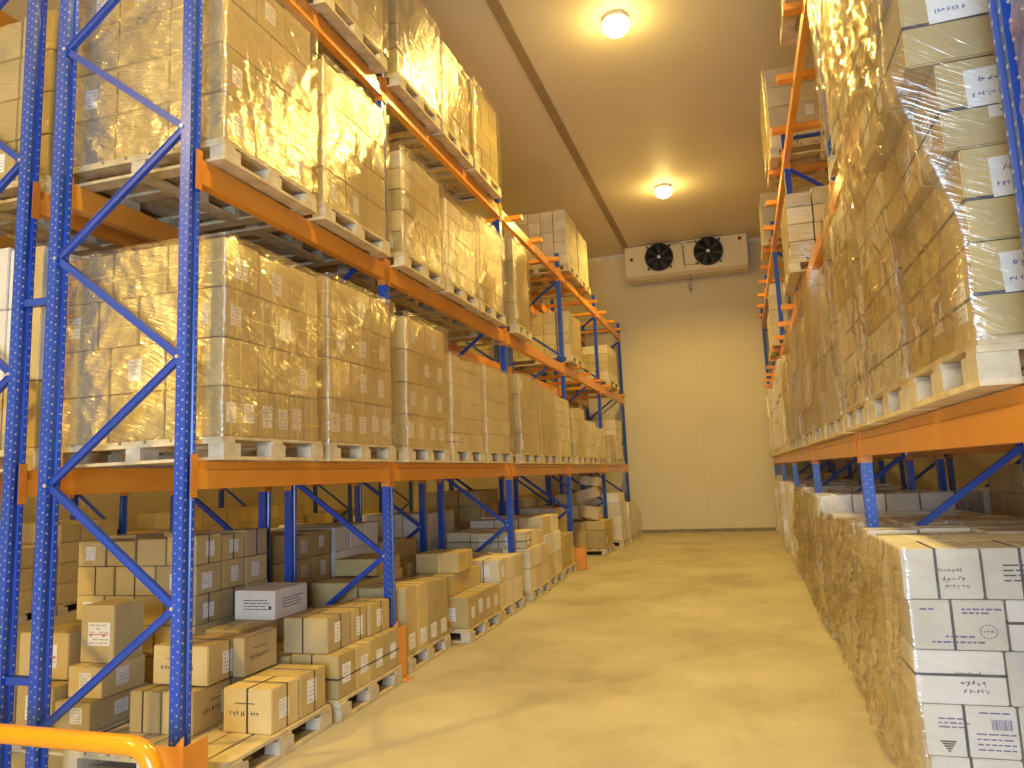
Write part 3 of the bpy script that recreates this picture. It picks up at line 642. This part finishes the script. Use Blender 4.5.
load(OP, MI, .655, XR1, 3.16, 4.04, z, [(.28, 4, 3, 0, 'kraft'), (.28, 4, 3, 0, 'white'), (.3, 4, 3), (.3, 4, 3)], wrap=0, det=('dh', 'label'), film=.014)
load(OP, MI, .675, XR1, 4.10, 4.90, z, [(.26, 4, 3, 0, 'white'), (.26, 4, 3, 0, 'white'), (.26, 4, 3), (.28, 4, 3)], wrap=0, det=('dh', 'label'), film=.012)
load(OP, MI, .57, XR1, 7.28, 8.32, z, [(.17, 5, 4), (.17, 5, 3), (.17, 5, 4), (.17, 5, 3)], wrap=1)
load(OP, MI, XR0-.02, XR1, 12.1, 13.0, z+.06, [(.22, 4, 3)]*4, wrap=1, parts=False)
load(OP, MI, XR0-.02, XR1, 13.1, 14.0, z+.06, [(.2, 4, 3)]*3, kind='cream', wrap=1, parts=False)
z = ZR[2]+.001
load(OP, TP, XR0-.03, XR1, 5.30, 6.26, z+.06, [(.25, 4, 3)]*4, wrap=1)
load(OP, TP, XR0-.03, XR1, 8.66, 9.62, z+.06, [(.25, 4, 3, 0, 'cream'), (.24, 4, 3), (.24, 4, 3), (.22, 4, 3)], wrap=1, film=.008)
load(OP, TP, XR0-.03, XR1, 12.2, 13.2, z+.06, [(.25, 4, 3)]*3, wrap=1, parts=False)
# --- floor, opposite rack: the white cartons
LOADN[(OP, FL)] = 0
load(OP, FL, .62, 1.72, 3.46, 4.16, .001, [], parts=True)
gw = 'white film-wrapped cartons at the near end of the opposite floor row'
hs = [.135, .335, .535, .745, .945, 1.15]
lay = {1: [(.62, .95), (.96, 1.28), (1.29, 1.6)], 2: [(.605, .93), (.94, 1.26), (1.27, 1.6)], 3: [(.615, .955), (.965, 1.30), (1.31, 1.62)], 4: [(.60, .89), (.90, 1.20), (1.21, 1.52)], 0: [(.63, .95), (.96, 1.28), (1.29, 1.6)]}
dets = {(1, 0): ('barcode', 'dvf', 'emblem'), (2, 0): ('handf', 'dhf'), (3, 0): ('logo', 'dvf'), (4, 0): ('handf', 'dvf'), (4, 1): ('print', 'dvf'), (3, 1): ('dhf',), (2, 1): (), (1, 1): ('print', 'dvf'), (0, 0): ('dvf',)}
wname = {(1, 0): 'white carton with a barcode and small emblem, beside the aisle floor edge', (2, 0): 'white carton with handwriting under a level dark strap', (3, 0): 'white carton with a violet printed badge, second from the top', (4, 0): 'white carton at the top aisle corner with handwriting and an upright strap', (4, 1): 'white carton with printed lines, second in on the top layer'}
for li in range(5):
    for j, (a, b) in enumerate(lay[li]):
        for i, (ya, yb) in enumerate(((3.50, 3.82), (3.83, 4.14))):
            if i and 0 < j and li < 4: continue
            if i == 1: lab = f'white carton, {ORD[li]} layer, second along, {ORD[j]} in, first load, floor row, opposite rack'
            else: lab = wname.get((li, j), f'white carton, {ORD[li]} layer, near end, {ORD[j]} in, first load, floor row, opposite rack')
            dx = {0: 0, 1: .0}[i]
            B(a+dx, b, ya, yb, hs[li]+.002, hs[li+1]-.002, 'white', 0, RND.uniform(-.006, .006), lab, gw, dets.get((li, j), ()) if i == 0 else (), aisle=-1, keep=(i == 0))
FILMS.append(dict(x0=.60, x1=1.6, y0=3.46, y1=4.16, z0=.12, z1=1.15, prof=[], aisle=-1, lab='clear crinkled stretch film around the white cartons of the first floor pallet, opposite rack', amp=.014, front=.62))
y = 4.22
for k, (w_, kd, hh, nn) in enumerate(((.80, 'kraft', .2, 5), (.92, 'kraft', .2, 5), (.98, 'white', .24, 4), (.95, 'kraft', .22, 5), (.98, 'white', .21, 5), (.98, 'cream', .22, 5), (.98, 'kraft', .2, 5), (.98, 'cream', .22, 5), (.98, 'cream', .22, 5), (.98, 'cream', .22, 5), (.98, 'kraft', .24, 5), (.98, 'cream', .22, 5))):
    for yy in YR:
        if y-.08 < yy < y+w_+.05: y = yy+.09
    if y+w_ > 17.4: break
    load(OP, FL, .62+(k % 3)*.02-(.02 if k > 5 else 0), 1.74, y, y+w_, .001, [(hh, 4, 3, (RND.uniform(-.01, .03)), ('white' if (q+k) % 3 == 1 else kd)) for q in range(nn)], kind=kd, wrap=1, det=('label',), film=.024 if k < 6 else None, parts=k < 3, jit=.012)
    y += w_+.05
load(OP, FL, .60, 1.74, 17.42, 18.38, .001, [(.22, 4, 3)]*4, kind='cream', wrap=1, parts=False)
for (y, n, kd) in ((2.2, 4, 'kraft'), (3.25, 4, 'kraft'), (4.15, 3, 'white'), (5.3, 5, 'white'), (6.3, 6, 'kraft'), (7.3, 5, 'white'), (8.6, 4, 'kraft'), (9.6, 4, 'kraft'), (12, 4, 'kraft'), (15.3, 4, 'white')):
    load('rear opposite rack', FL, 1.92, 3.0, y, y+.85, .001, [(.22, 3, 3)]*n, kind=kd, wrap=1, det=(), parts=False)

for d in BX:      # the numbered white carton low on a wrapped load
    x0, x1, y0, y1, z0, z1 = d['b']
    if d['aisle'] < 0 and x0 < .66 and y0 < 3.97 < y1 and z0 < 1.98 < z1 and z1 < 3: d['det'] = ['num07', 'dh']; d['keep'] = True
# ------------------------------------------------------------------ visibility count: which cartons show
verts, polys, own = [], [], []
def addbox(b, oid):
    x0, x1, y0, y1, z0, z1 = b; n = len(verts)
    verts.extend([(x0, y0, z0), (x1, y0, z0), (x1, y1, z0), (x0, y1, z0), (x0, y0, z1), (x1, y0, z1), (x1, y1, z1), (x0, y1, z1)])
    for f in ((3, 2, 1, 0), (4, 5, 6, 7), (0, 1, 5, 4), (1, 2, 6, 5), (2, 3, 7, 6), (3, 0, 4, 7)):
        polys.append(tuple(n+i for i in f)); own.append(oid)
for i, d in enumerate(BX): addbox(d['b'], i)
for b in OCC: addbox(b, -1)
tree = BVHTree.FromPolygons(verts, polys)
hits = [0]*len(BX)
for v in range(1, 768, 4):
    for u in range(1, 1024, 4):
        r = (fwd + crt*((u-CX)/F_PX) - cup*((v-CY)/F_PX)).normalized()
        h = tree.ray_cast(EYEV, r)
        if h[0] is not None and own[h[2]] >= 0: hits[own[h[2]]] += 1
order = sorted(range(len(BX)), key=lambda i: (-(hits[i]+(10**6 if BX[i]['keep'] and hits[i] else 0)), i))
INDIV = set(i for i in order[:300] if hits[i] > 0)
print('cartons', len(BX), 'in view', sum(1 for h in hits if h), 'individual', len(INDIV))

# ------------------------------------------------------------------ carton details
T = .0012
class Face:
    """one upright face of a carton; puts flat marks on it. a = along, b = up, both in metres from its centre"""
    def __init__(s, d, which):
        x0, x1, y0, y1, z0, z1 = d['b']; cx, cy, cz = (x0+x1)/2, (y0+y1)/2, (z0+z1)/2
        s.h = (z1-z0)/2
        if which == 'f': s.o = Vector((0, -(y1-y0)/2, 0)); s.a = Vector((1, 0, 0)); s.n = Vector((0, -1, 0)); s.w = (x1-x0)/2
        else:
            q = d['aisle']; s.o = Vector((q*(x1-x0)/2, 0, 0)); s.a = Vector((0, q, 0)); s.n = Vector((q, 0, 0)); s.w = (y1-y0)/2
        s.o.z = 0
    def quad(s, bm, a0, a1, b0, b1, t=T, mi=0, ang=0):
        c = ((a0+a1)/2, (b0+b1)/2); ca, sa = math.cos(ang), math.sin(ang)
        P = []
        for tt in (0.0002, t):
            for (a, b) in ((a0, b0), (a1, b0), (a1, b1), (a0, b1)):
                da, db = a-c[0], b-c[1]; aa, bb = c[0]+da*ca-db*sa, c[1]+da*sa+db*ca
                P.append(bm.verts.new(s.o + s.a*aa + Vector((0, 0, bb)) + s.n*tt))
        for f in ((3, 2, 1, 0), (4, 5, 6, 7), (0, 1, 5, 4), (1, 2, 6, 5), (2, 3, 7, 6), (3, 0, 4, 7)):
            bm.faces.new([P[i] for i in f]).material_index = mi
def glyphs(bm, F, a0, b0, n, size, mi=0, t=T, rr=None, lean=.1):
    """a line of pen-like strokes"""
    rr = rr or RND; a = a0
    for k in range(n):
        for q in range(rr.choice((2, 3, 3))):
            aa = a + rr.uniform(0, size*.5); bb = b0 + rr.uniform(-.2, .2)*size
            if rr.random() < .5: F.quad(bm, aa, aa+size*.12, bb-size*.4, bb+size*.4, t, mi, rr.uniform(-.5, .5)-lean)
            else: F.quad(bm, aa-size*.2, aa+size*.3, bb, bb+size*.12, t, mi, rr.uniform(-.4, .6))
        a += size*.85
def label_on(o, F, a, b, w_, h_, big=False, rr=RND):
    bm = bmesh.new(); F.quad(bm, a-w_/2, a+w_/2, b-h_/2, b+h_/2, .0014)
    n = 5 if not big else 6
    for k in range(n):
        bb = b + h_/2 - h_*(k+.8)/(n+.6)
        aa = a-w_*.42
        while aa < a+w_*.36:
            l = rr.uniform(.08, .25)*w_
            if rr.random() < .75: F.quad(bm, aa, min(aa+l, a+w_*.44), bb-h_*.03, bb+h_*.03, .0022, 2 if (big and k == n//2) else 1)
            aa += l+w_*.05
    if big: F.quad(bm, a-w_*.47, a+w_*.47, b-h_*.03, b+h_*.005, .0022, 2)
    link('shipping_label', bm, [M['paper'], M['print'], M['redink']], o)
def strap_loop(o, d, axis, pos, mt, wid=.012):
    """a band right round the carton; axis is the band's plane normal"""
    x0, x1, y0, y1, z0, z1 = d['b']; X, Y, Z = (x1-x0)/2, (y1-y0)/2, (z1-z0)/2; t = .0016; bm = bmesh.new()
    e = .0002
    if axis == 'x':
        for s in (-1, 1): box(bm, pos-wid/2, pos+wid/2, *(sorted((s*(Y+e), s*(Y+t)))), -Z+.001, Z+t)
        box(bm, pos-wid/2, pos+wid/2, -Y-t, Y+t, Z+e, Z+t)
    elif axis == 'y':
        for s in (-1, 1): box(bm, *(sorted((s*(X+e), s*(X+t)))), pos-wid/2, pos+wid/2, -Z+.001, Z+t)
        box(bm, -X-t, X+t, pos-wid/2, pos+wid/2, Z+e, Z+t)
    else:
        for s in (-1, 1):
            box(bm, *(sorted((s*(X+e), s*(X+t)))), -Y-t, Y+t, pos-wid/2, pos+wid/2)
            box(bm, -X, X, *(sorted((s*(Y+e), s*(Y+t)))), pos-wid/2, pos+wid/2)
    link('strap', bm, mt, o)
def detail(o, d):
    x0, x1, y0, y1, z0, z1 = d['b']; X, Y, Z = (x1-x0), (y1-y0), (z1-z0)
    rr = random.Random(int(x0*1000)*31+int(y0*1000)*7+int(z0*1000))
    ff, fs = Face(d, 'f'), Face(d, 's')
    for q in d['det']:
        if q == 'label' or q == 'labels':
            w_ = min(.10, fs.w*1.2)*rr.uniform(.8, 1.1); h_ = min(.13, fs.h*1.2)*rr.uniform(.8, 1.05)
            label_on(o, fs, rr.uniform(-.2, .2)*fs.w, rr.uniform(-.15, .1)*fs.h, w_, h_, rr=rr)
            if q == 'label' and 'labelf' not in d['det'] and rr.random() < .5 and ff.w > .12: label_on(o, ff, rr.uniform(-.3, .3)*ff.w, rr.uniform(-.15, .15)*ff.h, .09, min(.12, ff.h*1.1), rr=rr)
        elif q == 'labelf': label_on(o, ff, -.1*ff.w, -.1*ff.h, .11, min(.12, ff.h*1.1), rr=rr)
        elif q == 'lowlab': label_on(o, fs, 0, -.62*fs.h, min(.12, fs.w*1.3), .12, rr=rr)
        elif q == 'lowlabf': label_on(o, ff, .1, -.62*ff.h, .12, .12, rr=rr)
        elif q == 'biglab': label_on(o, ff, .1*ff.w, 0, min(.17, ff.w*1.3), min(.14, ff.h*1.2), True, rr)
        elif q == 'yv': strap_loop(o, d, 'y', 0, M['ystrap'], .009)
        elif q == 'yz':
            if rr.random() < .45: strap_loop(o, d, 'z', rr.uniform(-.3, .3)*ff.h, M['ystrap'], .008)
        elif q == 'yvf': strap_loop(o, d, 'x', .02, M['ystrap'], .009)
        elif q == 'yvs': strap_loop(o, d, 'y', .02, M['ystrap'], .009)
        elif q == 'dv':
            strap_loop(o, d, 'x' if X > Y else 'y', 0, M['strap'])
        elif q == 'dvf': strap_loop(o, d, 'x', -.06*X, M['strap'], .011)
        elif q == 'dvs': strap_loop(o, d, 'y', .05*Y, M['strap'], .011)
        elif q == 'dh': strap_loop(o, d, 'z', -.05*Z, M['strap'], .010)
        elif q == 'dhf': strap_loop(o, d, 'z', .05*Z, M['strap'], .011)
        elif q in ('script', 'scripts'):
            F = ff if q == 'script' else fs; bm = bmesh.new(); glyphs(bm, F, -F.w*.72, -F.h*.12, 9, min(.032, F.w*.16), rr=rr); 
            F.quad(bm, -F.w*.5, F.w*.3, F.h*.32, F.h*.36); link('handwriting', bm, M['ink'], o)
        elif q == 'hand':
            F = ff
            bm = bmesh.new(); F.quad(bm, -F.w*.5, F.w*.9, -F.h*.1, F.h*.75, .003, 0, .03)
            glyphs(bm, F, -F.w*.3, F.h*.48, 5, .017, 1, .0042, rr); glyphs(bm, F, -F.w*.4, F.h*.15, 7, .014, 1, .0042, rr)
            link('paper_note', bm, [M['paper'], M['blueink']], o)
        elif q == 'handf':
            bm = bmesh.new(); glyphs(bm, ff, ff.w*.0, -ff.h*.2, 5, .022, rr=rr); glyphs(bm, ff, -ff.w*.1, ff.h*.15, 7, .016, rr=rr); glyphs(bm, ff, ff.w*.05, -ff.h*.5, 6, .018, rr=rr)
            link('handwriting', bm, M['ink'], o)
        elif q.startswith('num'):
            cu = bpy.data.curves.new('number', 'FONT'); cu.body = q[3:]; cu.size = .11; cu.extrude = .0006; cu.align_x = 'CENTER'; cu.align_y = 'CENTER'
            to = bpy.data.objects.new('number', cu); COL.objects.link(to); bpy.context.view_layer.update()
            me = bpy.data.meshes.new_from_object(to.evaluated_get(bpy.context.evaluated_depsgraph_get())); bpy.data.objects.remove(to)
            me.materials.clear(); me.materials.append(M['ink'])
            no = bpy.data.objects.new('printed_number', me); COL.objects.link(no); no.parent = o
            no.location = fs.o + fs.n*.0012; no.rotation_euler = (PI/2, 0, PI/2 if d['aisle'] > 0 else -PI/2)
        elif q in ('print', 'prints'):
            F = ff if q == 'print' else fs; bm = bmesh.new()
            for k in range(4):
                a = -F.w*.55
                while a < F.w*.5:
                    l = rr.uniform(.02, .06); F.quad(bm, a, a+l, F.h*(.3-.2*k), F.h*(.3-.2*k)+.006); a += l+.008
            if q == 'print': F.quad(bm, F.w*.68, F.w*.82, -F.h*.3, -F.h*.05)
            link('printed_text', bm, M['ink'], o)
        elif q == 'barcode':
            bm = bmesh.new(); a = ff.w*.45
            while a < ff.w*.88: l = rr.choice((.0015, .002, .004)); ff.quad(bm, a, a+l, ff.h*.1, ff.h*.5); a += l+.003
            for bb in (.72, -.1, -.3, -.5, -.7):
                a = ff.w*(.1 if bb < .6 else .2)
                while a < ff.w*.85: l = rr.uniform(.01, .04); ff.quad(bm, a, a+l, ff.h*bb, ff.h*bb+.005); a += l+.006
            for bb in (.45, .28, .12):
                a = -ff.w*.7
                while a < -ff.w*.1: l = rr.uniform(.01, .04); ff.quad(bm, a, a+l, ff.h*bb, ff.h*bb+.005); a += l+.006
            link('printed_text', bm, M['blueink'], o)
        elif q == 'emblem':
            bm = bmesh.new()
            for k in range(5): ff.quad(bm, -ff.w*.7+k*.006, -ff.w*.35-k*.006, -ff.h*.45-k*.009, -ff.h*.45-k*.009+.006, T, 0, 0)
            link('printed_emblem', bm, M['ink'], o)
        elif q == 'logo':
            bm = bmesh.new(); c = (ff.w*.62, -ff.h*.25)
            for k in range(14):
                a = 2*PI*k/14; ff.quad(bm, c[0]+.030*math.cos(a)-.004, c[0]+.030*math.cos(a)+.004, c[1]+.026*math.sin(a)-.002, c[1]+.026*math.sin(a)+.002, T, 0, a+PI/2)
            glyphs(bm, ff, c[0]-.018, c[1], 3, .016, rr=rr)
            for bb, a0, a1 in ((.6, -.8, -.5), (.6, .1, .9), (.45, .1, .7), (-.5, -.3, .3), (-.72, -.6, .45)):
                a = ff.w*a0
                while a < ff.w*a1: l = rr.uniform(.01, .03); ff.quad(bm, a, a+l, ff.h*bb, ff.h*bb+.007); a += l+.006
            link('printed_badge', bm, M['blueink'], o)
BOXM = {}
def carton_mesh(d, mt):
    x0, x1, y0, y1, z0, z1 = d['b']; X, Y, Z = (x1-x0)/2, (y1-y0)/2, (z1-z0)/2
    bm = bmesh.new(); box(bm, -X, X, -Y, Y, -Z, Z)
    bmesh.ops.bevel(bm, geom=bm.edges[:], offset=.0045, segments=2, affect='EDGES')
    # closing seam and tape over the lid
    if X > Y: box(bm, -X*.98, X*.98, -.022, .022, Z+.0001, Z+.0008, 1)
    else: box(bm, -.022, .022, -Y*.98, Y*.98, Z+.0001, Z+.0008, 1)
    return bm
rest = bmesh.new(); keys = [(k, w_) for k in ('kraft', 'white', 'cream') for w_ in (0, 1)]
rest_m = []; ridx = {}
for k in keys:
    for i, mt in enumerate(M[k]): ridx[(k, i)] = len(rest_m); rest_m.append(mt)
ntall = 0
for i, d in enumerate(BX):
    x0, x1, y0, y1, z0, z1 = d['b']; k = (d['kind'], 1 if d['wrap'] else 0); vi = RND.randrange(len(M[k]))
    c = Vector(((x0+x1)/2, (y0+y1)/2, (z0+z1)/2))
    if i in INDIV or d['keep']:
        o = link('carton', carton_mesh(d, None), [M[k][vi], M['tape'] if d['kind'] == 'kraft' else M['paper']])
        o.location = c; o.rotation_euler = (d['tilt'][0], d['tilt'][1], d['rz']) if d['tilt'] else (0, 0, d['rz'])
        tag(o, d['lab'], 'carton', d['group'])
        if hits[i] > 5: detail(o, d)
    else:
        box(rest, x0, x1, y0, y1, z0, z1, ridx[(k, vi)]); ntall += 1
o = link('carton', rest, rest_m)
tag(o, 'the many small brown, cream and white cartons filling the further loads of the racks', 'carton', kind='stuff')
print('rest', ntall)

# ------------------------------------------------------------------ stretch film
for n, f in enumerate(FILMS):
    a = f['aisle']; bm = bmesh.new(); amp = f['amp']; step = .022
    # path around the load: from the far end of the aisle side, round the corner, along the near end
    xs = f['x1'] if a > 0 else f['x0']; xe = f['x0'] if a > 0 else f['x1']
    if f.get('front'): xe = xs - a*.62*1.0 if False else xs + (1 if a < 0 else -1)*1.0
    off = .012 if amp > .0075 else .007; L1 = f['y1']-f['y0']; L2 = abs(xe-xs)
    n1, n2 = max(2, int(L1/step)), max(2, int(L2/step)); nz = max(2, int((f['z1']-f['z0']+.02)/step))
    def sh(z):
        for (za, zb, s) in f['prof']:
            if za <= z < zb: return max(0, s)
        return max(0, f['prof'][-1][2]) if f['prof'] and z > f['prof'][-1][1] else 0
    cols = []
    for k in range(n1+n2+1):
        col = []
        for q in range(nz+1):
            z = f['z0']+(f['z1']+.012-f['z0'])*q/nz; s_ = (sh(z)+sh(z-.05)+sh(z+.05))/3
            if f['prof'] and f['prof'][-1][2] > .08:
                zt = next(za for za, zb, s0 in f['prof'] if s0 > .08); t_ = max(0, min(1, (z-(zt-.55))/.55)); s_ = f['prof'][-1][2]*1.05*t_*t_*(3-2*t_)
            xo = xs + a*(off+s_)
            if k <= n1: p = Vector((xo, f['y1']+(f['y0']-off-f['y1'])*k/n1, z)); nn = Vector((a, 0, 0))
            else: p = Vector((xo+(xe-xo)*(k-n1)/n2, f['y0']-off, z)); nn = Vector((0, -1, 0))
            if k == n1: nn = Vector((a, -1, 0)).normalized()
            v1 = noise.noise(Vector((p.x+p.y, (p.z+.5*(p.x+p.y))*6, n*3.1)))
            v2 = noise.noise(p*9+Vector((n, 0, 0)))
            rd = max(0, 1-abs(noise.noise(Vector(((p.x+p.y)*5+p.z*3.2, p.z*1.4-(p.x+p.y)*.8, n*1.7)))*3.2))**3; rd += .7*max(0, 1-abs(noise.noise(Vector(((p.x+p.y)*7-p.z*4.5, p.z*1.5, n*2.3+9)))*3.5))**3
            col.append(bm.verts.new(p + nn*amp*(.55+(.72*v1+.45*v2)*(.35 if k > n1 else 1)+(1.3*rd if k < n1-1 or amp < .0075 else .15*rd))))
        cols.append(col)
    for ci, (A, C) in enumerate(zip(cols, cols[1:])):
        for q in range(nz):
            fc = bm.faces.new((A[q], C[q], C[q+1], A[q+1])); fc.smooth = True; fc.material_index = 1 if ci < n1 else 0
    o = link('stretch_film', bm, [M['films'], M['films']] if amp < .0075 else [M['film'], M['filmb']]); tag(o, f['lab'], 'stretch film', 'stretch film around the wrapped loads')

# ------------------------------------------------------------------ view
sc.view_settings.view_transform = 'Standard'; sc.view_settings.look = 'None'
sc.view_settings.gamma = 1; sc.view_settings.use_curve_mapping = False
sc.view_settings.exposure = .85
sc.cycles.max_bounces = 8; sc.cycles.transparent_max_bounces = 12
sc.cycles.use_denoising = True
